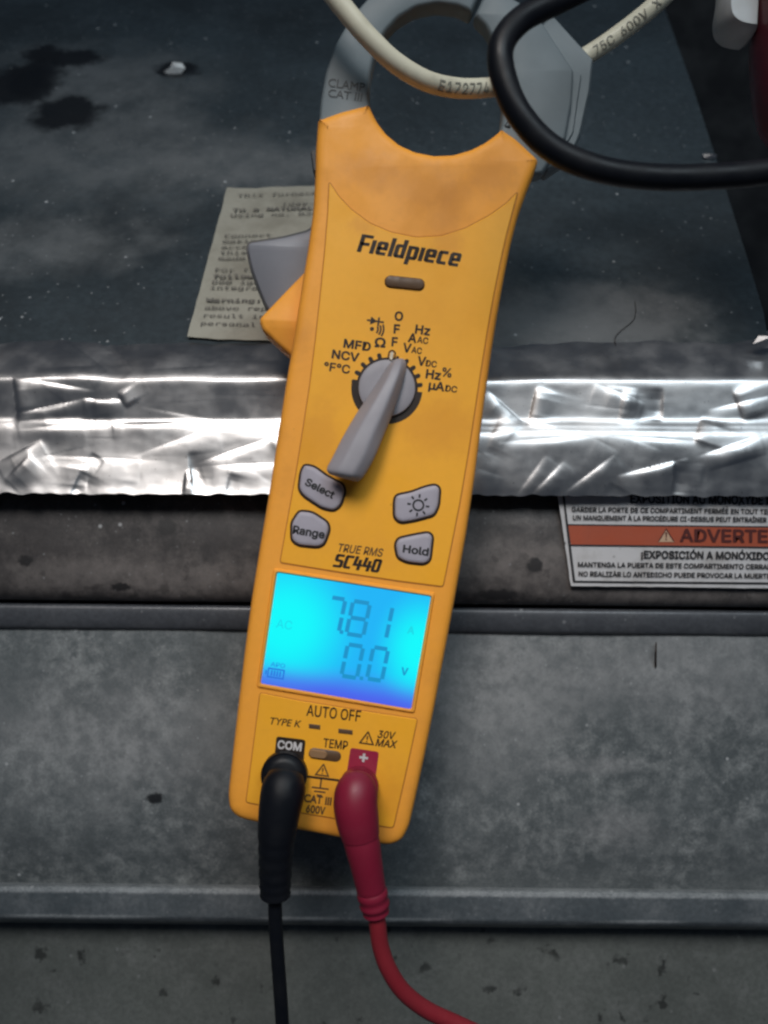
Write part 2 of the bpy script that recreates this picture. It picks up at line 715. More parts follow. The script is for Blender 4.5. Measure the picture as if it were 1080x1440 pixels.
def strip(name, prof, mat, x0=-200, x1=1280, nx=60, wob=0.0, seed=0):
    """a bent sheet: prof = [(py, y)], swept across"""
    bm = bmesh.new()
    prof = catmull([(p[0], p[1], 0) for p in prof], 5) if len(prof) > 2 else [Vector((p[0], p[1], 0)) for p in prof]
    rows = []
    for pr in prof:
        r = []
        for i in range(nx + 1):
            px = x0 + (x1 - x0) * i / nx
            w = U(px, pr.x + slope(px), pr.y)
            n = noise.noise(Vector((px * 0.006, pr.x * 0.006, seed))) * wob + noise.noise(Vector((px * 0.03, pr.x * 0.03, seed + 5))) * wob * 0.25
            r.append(bm.verts.new((w.x, w.y + n, w.z)))
        rows.append(r)
    for a, b in zip(rows, rows[1:]):
        for i in range(nx):
            bm.faces.new((a[i], a[i + 1], b[i + 1], b[i]))
    o = finish(bm, name, mat, angle=50)
    # make sure the faces look toward the camera
    o['kind'] = 'structure'
    return o


# upper panel: leans back from the taped ridge
RIDGE = U(540, 486, 0.052)
VP = Vector(((634 - 540) / FPX, 1.0, (720 + 930) / FPX)).normalized()      # direction that recedes up the panel
XA = Vector((1, 0, -0.010)).normalized()
PN = XA.cross(VP).normalized()


def on_panel(px, py, lift=0.0):
    ro = Vector((0, CY, 0))
    rd = Vector(((px - 540) / FPX, 1, (720 - py) / FPX))
    pn = PN if PN.y < 0 else -PN
    k = (RIDGE + pn * lift - ro).dot(pn) / rd.dot(pn)
    return ro + rd * k


M['panel'] = sheet('grimy_dark_panel', (0.022, 0.029, 0.034), (0.052, 0.070, 0.082), (0.10, 0.118, 0.128), 0.40, 0.1, 0.9, 7,
                   stains=[(on_panel(48, 112), (0.013, 0.03, 0.020)), (on_panel(100, 82), (0.017, 0.02, 0.008)), (on_panel(60, 75), (0.010, 0.02, 0.008)), (on_panel(95, 158), (0.017, 0.03, 0.014)), (on_panel(25, 120), (0.016, 0.03, 0.018)),
                           (on_panel(249, 98), (0.012, 0.02, 0.007))],
                   pale=[(on_panel(850, 455), (0.030, 0.03, 0.015)), (on_panel(868, 450), (0.026, 0.03, 0.015)), (on_panel(720, 470), (0.05, 0.03, 0.008)), (on_panel(770, 445), (0.045, 0.03, 0.013)), (on_panel(40, 345), (0.045, 0.03, 0.014)), (on_panel(130, 120), (0.05, 0.05, 0.03)),
                         (on_panel(380, 235), (0.045, 0.03, 0.013)), (on_panel(150, 220), (0.07, 0.05, 0.03))],
                   pale_col=(0.165, 0.172, 0.176), pale_amt=0.72, fine=55, cloud=0.35, bump=0.05)
bm = bmesh.new()
edge = [(-260, 500), (1084, 500), (1074, 440), (1050, 360), (1010, 232), (975, 125), (930, 0), (880, -140), (-260, -140)]
top = [bm.verts.new(on_panel(*p)) for p in edge]
pnb = PN if PN.y > 0 else -PN
bot = [bm.verts.new(v.co + pnb * 0.0012) for v in top]
bm.faces.new(top)
bm.faces.new(bot[::-1])
for i in range(len(top)):
    j = (i + 1) % len(top)
    bm.faces.new((top[i], bot[i], bot[j], top[j]))
panel = finish(bm, 'sloping_panel', M['panel'], smooth=False)
panel['kind'] = 'structure'

# near-black backing sheet beyond the panel's right edge; the gap's darkness is its colour
bm = bmesh.new()
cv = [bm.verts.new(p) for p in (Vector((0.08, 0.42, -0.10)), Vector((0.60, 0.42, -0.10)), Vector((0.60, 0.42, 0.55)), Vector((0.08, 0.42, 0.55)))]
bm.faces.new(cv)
cw = finish(bm, 'cavity_backing', M['cavity'], smooth=False)
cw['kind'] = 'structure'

M['ledge'] = sheet('grimy_ledge_metal', (0.020, 0.018, 0.019), (0.052, 0.046, 0.046), (0.16, 0.145, 0.138), 0.45, 0.1, 0.5, 26, fine=140, cloud=0.7, drops=0.35, spot=160,
                   pale=[(U(x, y, .044), (0.030, 0.03, 0.0065)) for x, y in ((60, 812), (190, 806), (320, 816), (700, 778), (740, 805), (900, 838), (1040, 840))], pale_col=(0.18, 0.16, 0.152), pale_amt=0.6,
                   stains=[(U(40, 788, .044), (0.003, 0.02, 0.002)), (U(172, 825, .044), (0.004, 0.02, 0.0016)), (U(752, 795, .044), (0.003, 0.02, 0.003)), (U(236, 742, .044), (0.004, 0.02, 0.003)), (U(700, 836, .044), (0.008, 0.02, 0.002))],
                   stain_col=(0.016, 0.015, 0.016))
M['galv'] = sheet('dull_galvanised_sheet', (0.072, 0.084, 0.090), (0.126, 0.140, 0.146), (0.36, 0.375, 0.375), 0.5, 0.05, 0.7, 16, fine=170, cloud=0.85,
                  pale=[(U(870, 1165, .05), (0.014, 0.02, 0.007)), (U(180, 1040, .05), (0.05, 0.03, 0.020)), (U(830, 1075, .05), (0.018, 0.02, 0.003)), (U(960, 940, .05), (0.04, 0.03, 0.02)), (U(690, 960, .05), (0.03, 0.03, 0.03))], pale_col=(0.29, 0.29, 0.295), pale_amt=0.5,
                  stains=[(U(218, 1122, .05), (0.0032, 0.02, 0.0022))])
M['flange'] = sheet('smooth_flange_metal', (0.050, 0.054, 0.064), (0.080, 0.086, 0.098), (0.13, 0.135, 0.145), 0.42, 0.15, 0.4, 20, fine=90)
M['lip'] = sheet('lip_metal_edge_highlight', (0.060, 0.074, 0.084), (0.105, 0.120, 0.132), (0.24, 0.25, 0.26), 0.42, 0.05, 0.4, 20, fine=90,
                 pale=[(U(x, 1255 + slope(x), .0500), (0.024, 0.02, 0.0009)) for x in range(-60, 1180, 140)] + [(U(x, 1293 + slope(x), .0507), (0.014, 0.02, 0.0008)) for x in (60, 150, 420, 560, 900)], pale_col=(0.42, 0.44, 0.45), pale_amt=0.75)  # pale stripes along both lip edges: an edge highlight put into the colour
M['floor'] = sheet('spotted_floor_sheet', (0.070, 0.077, 0.072), (0.105, 0.114, 0.107), (0.17, 0.175, 0.17), 0.6, 0.0, 0.12, 14, drops=0.9, fine=90, spot=110)

strip('ledge_face', [(610, 0.0475), (690, 0.0445), (740, 0.0425), (790, 0.0415), (825, 0.0420), (843, 0.0440), (849, 0.0480), (850, 0.060)], M['ledge'], wob=0.0006, seed=3)
strip('flange_strip', [(846, 0.066), (851, 0.052), (855, 0.0475), (862, 0.0465), (876, 0.0468), (886, 0.0478), (889, 0.0492)], M['flange'], wob=0.0003, seed=4)
strip('lower_sheet', [(880, 0.0500), (900, 0.0495), (1000, 0.0490), (1080, 0.0492), (1150, 0.0502), (1190, 0.0522), (1220, 0.0548), (1251, 0.0580)], M['galv'], wob=0.0009, seed=5)
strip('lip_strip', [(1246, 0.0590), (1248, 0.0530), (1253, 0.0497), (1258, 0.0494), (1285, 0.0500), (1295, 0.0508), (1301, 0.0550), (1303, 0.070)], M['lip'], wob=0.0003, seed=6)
strip('floor_sheet', [(1230, 0.067), (1310, 0.066), (1400, 0.065), (1480, 0.064), (1560, 0.063)], M['floor'], wob=0.0008, seed=8)

# ------------------------------------------------------------------ foil tape over the ridge
def ridged(v):
    return 1 - abs(noise.noise(v)) * 2


def crease(px, py, x0, y0, x1, y1, w, amp):
    """a fold: the sheet kinks sharply along the line and eases back over w pixels on one side"""
    dx, dy = x1 - x0, y1 - y0
    L = math.hypot(dx, dy)
    dx /= L; dy /= L
    s = (px - x0) * dx + (py - y0) * dy
    if s < -w or s > L + w:
        return 0.0
    n = (px - x0) * -dy + (py - y0) * dx
    if n < -0.35 * w or n > 6 * w:
        return 0.0
    e = max(0.0, -s, s - L) / w
    t = max(0.0, 1 - e)
    h = (n / w) * math.exp(1 - n / w) if n > 0 else -0.5 * n / w * (1 + n / (0.35 * w)) * 0.6
    mid = min(1.0, min(s + w, L + w - s) / (0.5 * L))
    return amp * t * t * max(0.0, mid) * h


CREASES = [  # x0,y0,x1,y1,width px, depth m (toward the camera)
    # right of the meter
    (690, 552, 735, 592, 12, .0009), (742, 592, 752, 548, 12, .0009), (868, 592, 874, 552, 10, .0005), (934, 550, 932, 590, 8, -.0006), (1042, 590, 1030, 555, 14, .0008),
    (976, 618, 984, 592, 12, .0007), (728, 694, 765, 642, 9, .0005), (748, 694, 790, 650, 9, .0006), (796, 690, 862, 640, 12, .0006), (870, 668, 965, 644, 10, .0009),
    (944, 692, 947, 650, 8, -.0008), (985, 640, 1085, 606, 14, .0008), (1075, 640, 1000, 662, 10, .0006), (840, 540, 905, 566, 12, .0006), (1000, 575, 1085, 556, 12, .0006),
    (700, 622, 850, 612, 10, .0004), (850, 612, 1000, 622, 12, .0004),
    # left of the meter
    (22, 582, 120, 560, 11, .0010), (120, 560, 172, 562, 9, .0009), (24, 590, 18, 535, 12, .0012), (45, 534, 130, 548, 10, .0006), (176, 572, 166, 556, 7, .0007), (20, 604, 160, 594, 8, .0005), (160, 594, 260, 592, 8, .0005),
    (270, 694, 264, 640, 9, -.0008), (98, 694, 112, 664, 8, -.0006), (256, 694, 260, 664, 7, .0005), (316, 694, 322, 668, 7, -.0005), (-5, 650, 55, 618, 12, .0009), (8, 672, 40, 640, 9, .0007),
    (190, 640, 300, 600, 16, .0004), (280, 650, 390, 612, 16, .0005), (60, 640, 230, 648, 14, .0004), (300, 655, 400, 650, 14, .0004),
    (60, 518, 180, 512, 8, .0005), (200, 520, 330, 512, 8, .0006), (280, 506, 440, 508, 8, .0005), (90, 474, 150, 520, 12, .0008), (150, 478, 185, 520, 10, -.0006)]
rc = random.Random(21)
for k in range(34):
    x0 = rc.uniform(-80, 1160); lower = rc.random() < 0.7
    y0 = rc.uniform(610, 690) if lower else rc.uniform(475, 590)
    a = math.radians(rc.choice((rc.uniform(-70, -20), rc.uniform(15, 35), rc.uniform(80, 100))) if lower else rc.uniform(-12, 12))
    L = rc.uniform(15, 60) if lower else rc.uniform(30, 110)
    CREASES.append((x0, y0, x0 + L * math.cos(a), y0 + L * math.sin(a), rc.uniform(7, 16), rc.uniform(.00008, .0003) * rc.choice((1, 1, -1))))


def foil_strip(name, prof, prof2, x0, x1, nx, ny, seed, cre, mat, ragged=3.5, amp=1.0, top_rag=5.0):
    bm = bmesh.new()
    P = catmull([(p[0], p[1], p2) for p, p2 in zip(prof, prof2)], 12)
    acc = [0]
    for a, b in zip(P, P[1:]):
        acc.append(acc[-1] + math.hypot(b.x - a.x, (b.y - a.y) * 4000))
    rows = []
    for j in range(ny + 1):
        s = acc[-1] * j / ny
        k = 0
        while k < len(acc) - 2 and acc[k + 1] < s:
            k += 1
        f = (s - acc[k]) / max(1e-9, acc[k + 1] - acc[k])
        py0 = P[k].x + (P[k + 1].x - P[k].x) * f
        ya = P[k].y + (P[k + 1].y - P[k].y) * f
        yb = P[k].z + (P[k + 1].z - P[k].z) * f
        r = []
        for i in range(nx + 1):
            px = x0 + (x1 - x0) * i / nx
            u = max(0.0, min(1.0, (px - 430) / 220)); u = u * u * (3 - 2 * u)
            y0 = ya + (yb - ya) * u
            bend = 3.0 * noise.noise(Vector((px * 0.008, 0, seed)))
            py = py0 + slope(px) * 0.4 + bend
            edge_b = (j / ny) ** 8
            edge_t = (1 - j / ny) ** 8
            py += edge_b * ragged * noise.noise(Vector((px * 0.05, 3, seed))) - edge_b * bend + edge_t * top_rag * noise.noise(Vector((px * 0.02, 9, seed)))
            q = Vector((px * 0.010, py * 0.018, seed))
            wv = noise.noise_vector(q * 1.7) * 0.6
            n = 0.00045 * noise.noise(q * 0.55 + wv * 0.3)
            n += 0.00003 * noise.noise(q * 5)
            n *= amp
            for cc in cre:
                n += crease(px, py, *cc)
            w = U(px, py, y0)
            r.append(bm.verts.new((w.x, w.y - n, w.z)))
        rows.append(r)
    for a, b in zip(rows, rows[1:]):
        for i in range(len(a) - 1):
            bm.faces.new((a[i], a[i + 1], b[i + 1], b[i]))
    return finish(bm, name, mat, angle=28)


prof_py = [466, 484, 505, 522, 531, 539, 560, 584, 592, 600, 614, 650, 680, 696]
prof_l = [.0600, .0520, .0440, .0388, .0366, .0359, .0363, .0369, .0368, .0360, .0354, .0345, .0333, .0324]
prof_r = [.0600, .0525, .0455, .0400, .0376, .0369, .0368, .0366, .0360, .0348, .0334, .0331, .0336, .0341]
tape = foil_strip('foil_tape', list(zip(prof_py, prof_l)), prof_r, -140, 1230, 900, 170, 11.0, CREASES, M['foil'])
tag(tape, 'long crinkled silver foil tape strip running across behind the yellow meter', 'foil tape')

# ------------------------------------------------------------------ typed paper slip on the sloping panel
pc = [on_panel(320, 267, 0.0004), on_panel(560, 258, 0.0004), on_panel(520, 486, 0.0004), on_panel(264, 477, 0.0004)]


def on_paper(u, v, lift=0.0):
    p = pc[0] * (1 - u) * (1 - v) + pc[1] * u * (1 - v) + pc[2] * u * v + pc[3] * (1 - u) * v
    return p - pnb * lift


slip = thing('paper_slip', 'typed cream paper slip stuck on the dark panel, half behind the meter', 'paper', pc[3])
bm = bmesh.new()
nu, nv = 40, 40
g = [[None] * (nu + 1) for _ in range(nv + 1)]
for j in range(nv + 1):
    for i in range(nu + 1):
        u, v = i / nu, j / nv
        uu = u + (0.006 * noise.noise(Vector((0, v * 9, 2))) if i == 0 else 0)
        vv = v + (0.006 * noise.noise(Vector((u * 9, 0, 4))) if j in (0, nv) else 0)
        lift = 0.0006 + 0.0005 * noise.noise(Vector((u * 4, v * 4, 8))) + (0.0008 * max(0, 0.06 - u) / 0.06)
        g[j][i] = bm.verts.new(on_paper(uu, vv, lift))
for j in range(nv):
    for i in range(nu):
        bm.faces.new((g[j][i], g[j][i + 1], g[j + 1][i + 1], g[j + 1][i]))
finish(bm, 'sheet', M['paper'], slip)
LINES = [(.075, .07, 'This furnace was converted'), (.150, .34, '(day-month-year)'), (.185, .065, 'To a NATURAL gas'), (.225, .06, 'Using no. D343813D01'),
         (.372, .055, 'Connect'), (.410, .055, 'making'), (.448, .055, 'accepts the'), (.486, .055, 'this conversion'), (.524, .055, 'made.'),
         (.600, .05, 'For field repair the'), (.642, .05, 'following service'), (.678, .052, '800 igniter 300K'), (.714, .05, 'integrated furnace'),
         (.792, .05, 'Warning: Failure to'), (.838, .05, 'above replacement'), (.884, .05, 'result in property'), (.930, .05, 'personal injury')]
pw = (pc[1] - pc[0]).length
ph = (pc[3] - pc[0]).length
_font[0] = 'mono'
for v0, u0, s in LINES:
    k = 0.0215 * ph
    kx = 0.0385 * pw / (text_box('nnnnnnnnnn')[1] / 10)
    ky = k / cap_height()
    bold = 0.03 if s.startswith(('Warn', 'To', 'foll')) else 0.008

    def fn(tx, ty, u0=u0, v0=v0, kx=kx, ky=ky):
        return on_paper(u0 + tx * kx / pw, v0 - ty * ky / ph, 0.0013)
    text_mapped('typed_line', s, fn, M['paper_ink'], slip, bold, 1.0)
_font[0] = 'sans'

# ------------------------------------------------------------------ warning label on the ledge face
LY = 0.0395
wl = thing('warning_label', 'white trilingual warning label with red band under the foil tape', 'label', U(803, 823, LY))


def lab(px, py, lift=0.0):
    w = U(px, py, LY - lift)
    return w


def lab_x(x, py):            # the label's left edge leans: text shifts right going down
    return x


bm = bmesh.new()
nu, nv = 40, 16
rows = []
for j in range(nv + 1):
    v = j / nv
    py = 660 + (824 - 660) * v
    xl = 779 + (803 - 779) * v
    r = []
    for i in range(nu + 1):
        px = xl + (1290 - xl) * i / nu
        e = 1.2 * noise.noise(Vector((i * 0.7, j * 0.9, 3)))
        if i == 0: px += e
        pyy = py + (e * 0.8 if j == nv else 0) + (px - 803) * 0.012
        w = U(px, pyy, LY + 0.0001 * noise.noise(Vector((px * .02, py * .05, 1))))
        r.append(bm.verts.new(w))
    rows.append(r)
for a, b in zip(rows, rows[1:]):
    for i in range(nu):
        bm.faces.new((a[i], a[i + 1], b[i + 1], b[i]))
finish(bm, 'vinyl', M['label'], wl)


def lab_poly(name, pts, lift, mat):
    bm = bmesh.new()
    bm.faces.new([bm.verts.new(U(x, y + (x - 803) * 0.012, LY - lift)) for x, y in pts])
    return finish(bm, name, mat, wl, smooth=False)


lab_poly('border_line', [(790, 690), (793, 690), (809, 816), (805.5, 818.5)], 0.0003, M['label_ink'])
lab_poly('border_line', [(806, 816.5), (1280, 815), (1280, 818), (806, 819.2)], 0.00035, M['label_ink'])
lab_poly('red_band', [(799, 738.5), (1280, 738), (1280, 766), (803, 766)], 0.0003, M['label_red'])
lab_poly('border_line', [(798, 737), (1280, 736.5), (1280, 738.4), (798, 738.9)], 0.0004, M['label_ink'])
lab_poly('border_line', [(802.5, 765.6), (1280, 765.4), (1280, 767.3), (802.5, 767.5)], 0.0004, M['label_ink'])


def lab_text(s, x, y, cap, prefix, pxw, mat, bold):
    x0, x1, _, _ = text_box(prefix, bold)
    kx = pxw / (x1 - x0)
    k = cap / cap_height()

    def fn(tx, ty):
        px = x + (tx - x0) * kx
        return U(px, y - ty * k + (px - 803) * 0.012, LY - 0.0005)
    return text_mapped('printed_text', s, fn, mat, wl, bold)


lab_text('EXPOSITION AU MONOXYDE DE CARBONE', 887, 706, 11.5, 'EXPOSITION AU MONOXYD', 178, M['label_ink'], 0.03)
lab_text('GARDER LA PORTE DE CE COMPARTIMENT FERMÉE EN TOUT TEMPS', 804, 719.5, 6.5, 'GARDER LA PORTE DE CE COMPARTIMENT FERMÉE EN TOUT', 262, M['label_ink'], 0.024)
lab_text('UN MANQUEMENT À LA PROCÉDURE CI-DESSUS PEUT ENTRAÎNER', 806, 731, 6.5, 'UN MANQUEMENT À LA PROCÉDURE CI-DESSUS PEUT ENTRAÎNER', 272, M['label_ink'], 0.024)
lab_text('ADVERTENCIA', 957, 759.5, 17, 'ADVERTE', 122, M['label_maroon'], 0.03)
lab_text('¡EXPOSICIÓN A MONÓXIDO DE CARBONO!', 902, 783.5, 10, '¡EXPOSICIÓN A MONÓXID', 170, M['label_ink'], 0.03)
lab_text('MANTENGA LA PUERTA DE ESTE COMPARTIMENTO CERRADA', 813, 797, 6.5, 'MANTENGA LA PUERTA DE ESTE COMPARTIMENTO CERRA', 266, M['label_ink'], 0.024)
lab_text('NO REALIZAR LO ANTEDICHO PUEDE PROVOCAR LA MUERTE', 814, 810, 6.5, 'NO REALIZAR LO ANTEDICHO PUEDE PROVOCAR LA MUERT', 264, M['label_ink'], 0.024)
tri = lab_poly('warning_triangle', [(925, 760.5), (949, 760.5), (937, 741)], 0.00045, M['label_cream'])
for pts in ([(925, 760.5), (927.5, 759), (937, 743.8), (937, 741)], [(949, 760.5), (946.5, 759), (937, 743.8), (937, 741)], [(935.7, 747), (938.3, 747), (937.6, 754.5), (936.4, 754.5)], [(936, 756), (938, 756), (938, 758), (936, 758)]):
    lab_poly('triangle_mark', pts, 0.0006, M['label_maroon'])

# ------------------------------------------------------------------ small debris
def shard(name, px, py, y, size, mat, label, cat, seed, pos=None, flat=0.4):
    rnd = random.Random(seed)
    c = pos if pos is not None else U(px, py, y)
    bm = bmesh.new()
    ring = []
    for k in range(7):
        a = 2 * math.pi * k / 7
        r = size * rnd.uniform(0.5, 1.2)
        ring.append(bm.verts.new(c + Vector((math.cos(a) * r * 1.3, -rnd.uniform(0, size * flat), math.sin(a) * r * 0.75))))
    tp = bm.verts.new(c + Vector((0, -size * 0.7, size * 0.1)))
    bt = bm.verts.new(c + Vector((0, size * 0.3, 0)))
    for k in range(7):
        bm.faces.new((ring[k], ring[(k + 1) % 7], tp))
        bm.faces.new((ring[(k + 1) % 7], ring[k], bt))
    o = finish(bm, name, mat, smooth=False)
    return tag(o, label, cat)


M['chip'] = plastic('white_chip', (0.75, 0.76, 0.76), 0.35, 0.2)
shard('metal_chip', 0, 0, 0, 0.0045, M['chip'], 'small bright white chip on the dark panel at upper left', 'debris', 5, on_panel(247, 98, 0.001))
shard('foil_scrap', 0, 0, 0, 0.0030, M['foil'], 'tiny foil scrap on the dark panel inside the black cable loop', 'debris', 8, on_panel(1000, 220, 0.001))
shard('foil_scrap', 1080, 478, 0.046, 0.0055, M['foil'], 'torn foil scrap at the right edge above the tape', 'debris', 12, None)
hp = [on_panel(x, y, 0.0006) for x, y in ((893, 424), (894, 440), (889, 452), (873, 465), (865, 475), (866, 486))]
h = tube('hair_strand', catmull(hp, 6), 0.00014, M['ink'], None, 6)
tag(h, 'thin dark hair lying on the pale smudge right of the meter', 'hair')
h = tube('wire_bristle', pxpath([(923, 903, .0485), (922, 918, .0470), (922, 938, .0488)], 6), [0.0002 + 0.0002 * min(1, i / 6) for i in range(13)], M['ink'], None, 6)
tag(h, 'short dark bristle standing on the grey sheet below the label', 'bristle')

# ------------------------------------------------------------------ the clamp meter
ROT = 8.2
meter = thing('clamp_meter', 'yellow orange clamp meter with lit blue screen and grey dial', 'clamp meter', U(450, 1175, 0.03))

body_pts = [(447, 172), (480, 160), (520, 150)]
hole_arc = [(524, 160), (531, 174), (544, 191), (562, 206), (584, 216), (610, 221), (636, 220), (660, 213), (680, 203), (694, 193), (704, 184)]
right = [(725, 198), (757, 228), (752, 243), (740, 272), (728, 306), (718, 345), (709, 390), (701, 435), (693, 485), (685, 540), (677, 600), (668, 670), (656, 750), (642, 830), (628, 905), (612, 990), (597, 1065), (584, 1125), (576, 1160)]
bottom = [(566, 1180), (548, 1187), (500, 1181), (450, 1171), (400, 1162), (352, 1153), (335, 1148)]
left = [(323, 1136), (321, 1115), (327, 1060), (335, 990), (344, 915), (354, 840), (366, 765), (379, 690), (391, 610), (402, 540), (413, 475), (424, 405), (433, 350), (440, 300), (443, 250), (444, 210)]
body_outline = resample(rounded(body_pts + hole_arc + right + bottom + left, [2, 6, 4] + [3] * len(hole_arc) + [6, 5] + [8] * (len(right) - 2) + [9] * len(bottom) + [8] * len(left), 4), 6)
plate('body', body_outline, [(12, 0.0300), (5, 0.0285), (1.0, 0.0240), (0, 0.0180), (0, 0.0050), (0.9, 0.0030), (2.6, 0.0016), (5.5, 0.0007), (10, 0.0002), (16, 0.0)], M['orange'], meter, yref=0.004, angle=50)

# overlays: a groove line with the plate inside it
up_pts = [(463, 256), (476, 276), (494, 295), (520, 314), (550, 327), (585, 334), (620, 332), (655, 321), (690, 302), (712, 286), (728, 270),
          (722, 292), (712, 330), (703, 370), (694, 415), (686, 460), (677, 515), (668, 575), (658, 640), (646, 710), (633, 775), (623, 825),
          (560, 817), (480, 805), (394, 791), (404, 735), (416, 668), (426, 605), (436, 540), (444, 475), (451, 410), (457, 350), (461, 300)]
up = resample(rounded(up_pts, 4, 3), 8)
plate('overlay_groove', inset(up, -1.1), [(0, 0.0010), (0, -0.00012)], M['groove'], meter)
plate('face_overlay', up, [(0, 0.0010), (0.0, -0.0001), (1.0, -0.00035)], M['orange_plate'], meter)
lo_pts = [(366, 974), (420, 985), (500, 998), (587, 1011), (570, 1090), (553, 1164), (500, 1156), (420, 1142), (346, 1128), (355, 1060)]
lo = resample(rounded(lo_pts, 4, 3), 8)
plate('overlay_groove', inset(lo, -1.0), [(0, 0.0010), (0, -0.00012)], M['groove'], meter)
plate('jack_overlay', lo, [(0, 0.0010), (0.0, -0.0001), (1.0, -0.00035)], M['orange_plate'], meter)

FY = -0.00042     # print on the overlays
T = lambda s, cx, cy, cap, rot=ROT, mat='ink', **kw: text_px(s, cx, cy, cap, rot, M[mat], kw.pop('parent', meter), kw.pop('y', FY), **kw)

# brand word
lines, adv = glyph_word('Fieldpiece')
strokes_px('brand_lettering', lines + [[(x + 0.075, y) for x, y in l] for l in lines], 0.165, 500.5, 354, 26.5, 8.6, M['ink'], meter, FY, 0.16, 149 / (26.5 * adv) * 0.985)

# indicator lamp
pill = lambda cx, cy, w, h, rot: [Vector((cx + x * math.cos(math.radians(rot)) - y * math.sin(math.radians(rot)), cy + x * math.sin(math.radians(rot)) + y * math.cos(math.radians(rot)))) for x, y in
                                  [(w / 2 - h / 2 + h / 2 * math.cos(a), h / 2 * math.sin(a)) for a in [(-90 + 180 * k / 8) * math.pi / 180 for k in range(9)]] +
                                  [(-w / 2 + h / 2 + h / 2 * math.cos(a), h / 2 * math.sin(a)) for a in [(90 + 180 * k / 8) * math.pi / 180 for k in range(9)]]]
ind = plate('indicator_lamp', pill(569, 398.5, 57, 17, 6), [(0, 0), (0, -0.0006), (1.5, -0.0011), (4, -0.0013)], M['slot'], meter)

# dial markings
T('O', 561, 445, 12, 4, bold=0.030)
T('F', 558, 463, 12, 4, bold=0.030)
T('F', 555, 481, 12, 4, bold=0.030)
T('MFD', 502.5, 485.5, 11.5, 8, bold=0.030, width=37)
T('NCV', 486, 500.5, 11.5, 8, bold=0.030, width=37)
T('°F°C', 474, 517.5, 11.5, 8, bold=0.022, width=36)
T('Ω', 534.7, 482, 12.5, 4, bold=0.028, width=14)
T('Hz', 594.5, 464.5, 12, 8, bold=0.028, width=20)
T('A', 580, 475.5, 12, 8, bold=0.030); T('AC', 594.5, 478.8, 8.5, 8, bold=0.022, width=15)
T('V', 572.5, 489.5, 12, 8, bold=0.030); T('AC', 586, 493, 8.5, 8, bold=0.022, width=14)
T('V', 593, 508, 12, 8, bold=0.030); T('DC', 606.5, 511.8, 8.5, 8, bold=0.022, width=15)
T('Hz', 609.5, 527, 12, 8, bold=0.030, width=20); T('%', 628.5, 524, 12, 8, bold=0.022)
T('µA', 614, 543, 11.5, 8, bold=0.030, width=21); T('DC', 634.5, 547, 8.5, 8, bold=0.022, width=16)


def sym(name, lines, t, cx, cy, rot=8, mat='ink', parent=None, y=FY):
    return strokes_px(name, [[(a, -b) for a, b in l] for l in lines], t, cx, cy, 1.0, rot, M[mat], parent or meter, y)


def circ(cx, cy, r, n=20, a0=0, a1=360):
    return [(cx + r * math.cos(math.radians(a0 + (a1 - a0) * k / n)), cy + r * math.sin(math.radians(a0 + (a1 - a0) * k / n))) for k in range(n + 1)]


sym('diode_symbol', [[(-12, 0), (12, 0)], [(4.5, -6), (4.5, 6)], [(-0.5, -1.5), (-0.5, 1.5)], [(-2.2, -2.6), (-2.2, 2.6)], [(-4, -3.8), (-4, 3.8)], [(-5.8, -5), (-5.8, 5)]], 2.6, 528, 452)
sym('buzzer_symbol', [circ(-8, 0, 1.7, 10), circ(-8, 0, 8.5, 8, -34, 34), circ(-8, 0, 12.5, 8, -32, 32), circ(-8, 0, 16.5, 8, -30, 30)], 2.5, 531, 464)

# dial: black scale ring, tick marks, knob
ring = []
bm = bmesh.new()
def arc_band(bm, cx, cy, r0, r1, a0, a1, y, n=30):
    prev = None
    for k in range(n + 1):
        a = math.radians(a0 + (a1 - a0) * k / n)
        A = U(cx + r0 * math.cos(a), cy + r0 * math.sin(a)); B = U(cx + r1 * math.cos(a), cy + r1 * math.sin(a))
        va, vb = bm.verts.new((A.x, y, A.z)), bm.verts.new((B.x, y, B.z))
        if prev:
            bm.faces.new((prev[0], va, vb, prev[1]))
        prev = (va, vb)
KX, KY = 544, 546.5
arc_band(bm, KX, KY, 38, 50, -6 + 12, 98, FY)
arc_band(bm, KX, KY, 38, 50, 98, 190, FY)
arc_band(bm, KX, KY, 38, 43.5, 190, 366, FY, 50)
finish(bm, 'scale_ring', M['ink'], meter, smooth=False)
for a in (-168, -152, -135, -119, -103, -71, -54, -38, -22, -6):
    c_, s_ = math.cos(math.radians(a)), math.sin(math.radians(a))
    p0 = Vector((KX + 42 * c_, KY + 42 * s_)); d = Vector((c_, s_)); n = Vector((-s_, c_))
    if a != -71:
        pts = [p0 - n * 3, p0 + d * 6.5 - n * 3, p0 + d * 8.6 - n * 1.5, p0 + d * 8.6 + n * 1.5, p0 + d * 6.5 + n * 3, p0 + n * 3]
    else:
        pts = [p0 - n * 2, p0 + d * 6 - n * 2, p0 + d * 6 + n * 2, p0 + n * 2]
    flat_poly('tick_mark', pts, FY - 0.00004, M['ink'], meter)

circle = [Vector((KX + 40 * math.cos(2 * math.pi * k / 64), KY + 40 * math.sin(2 * math.pi * k / 64))) for k in range(64)]
knob = plate('dial_knob', circle, [(0, 0), (0, -0.0010), (0.8, -0.0016), (3, -0.0019), (14, -0.0021), (30, -0.0022)], M['grey'], meter, dome=-0.0022)
sym('pointer_outline', [circ(0, -2, 4.6, 10, 180, 360) + [(4.6, 8)], [(-4.6, -2), (-4.6, 8)]], 1.8, 551, 500, 8, 'ink', knob, -0.00065)
plate('pointer_mark', pill(550.5, 502, 12, 4.6, 100), [(0, 0), (0, -0.0022), (0.5, -0.0024)], M['white_pin'], knob)
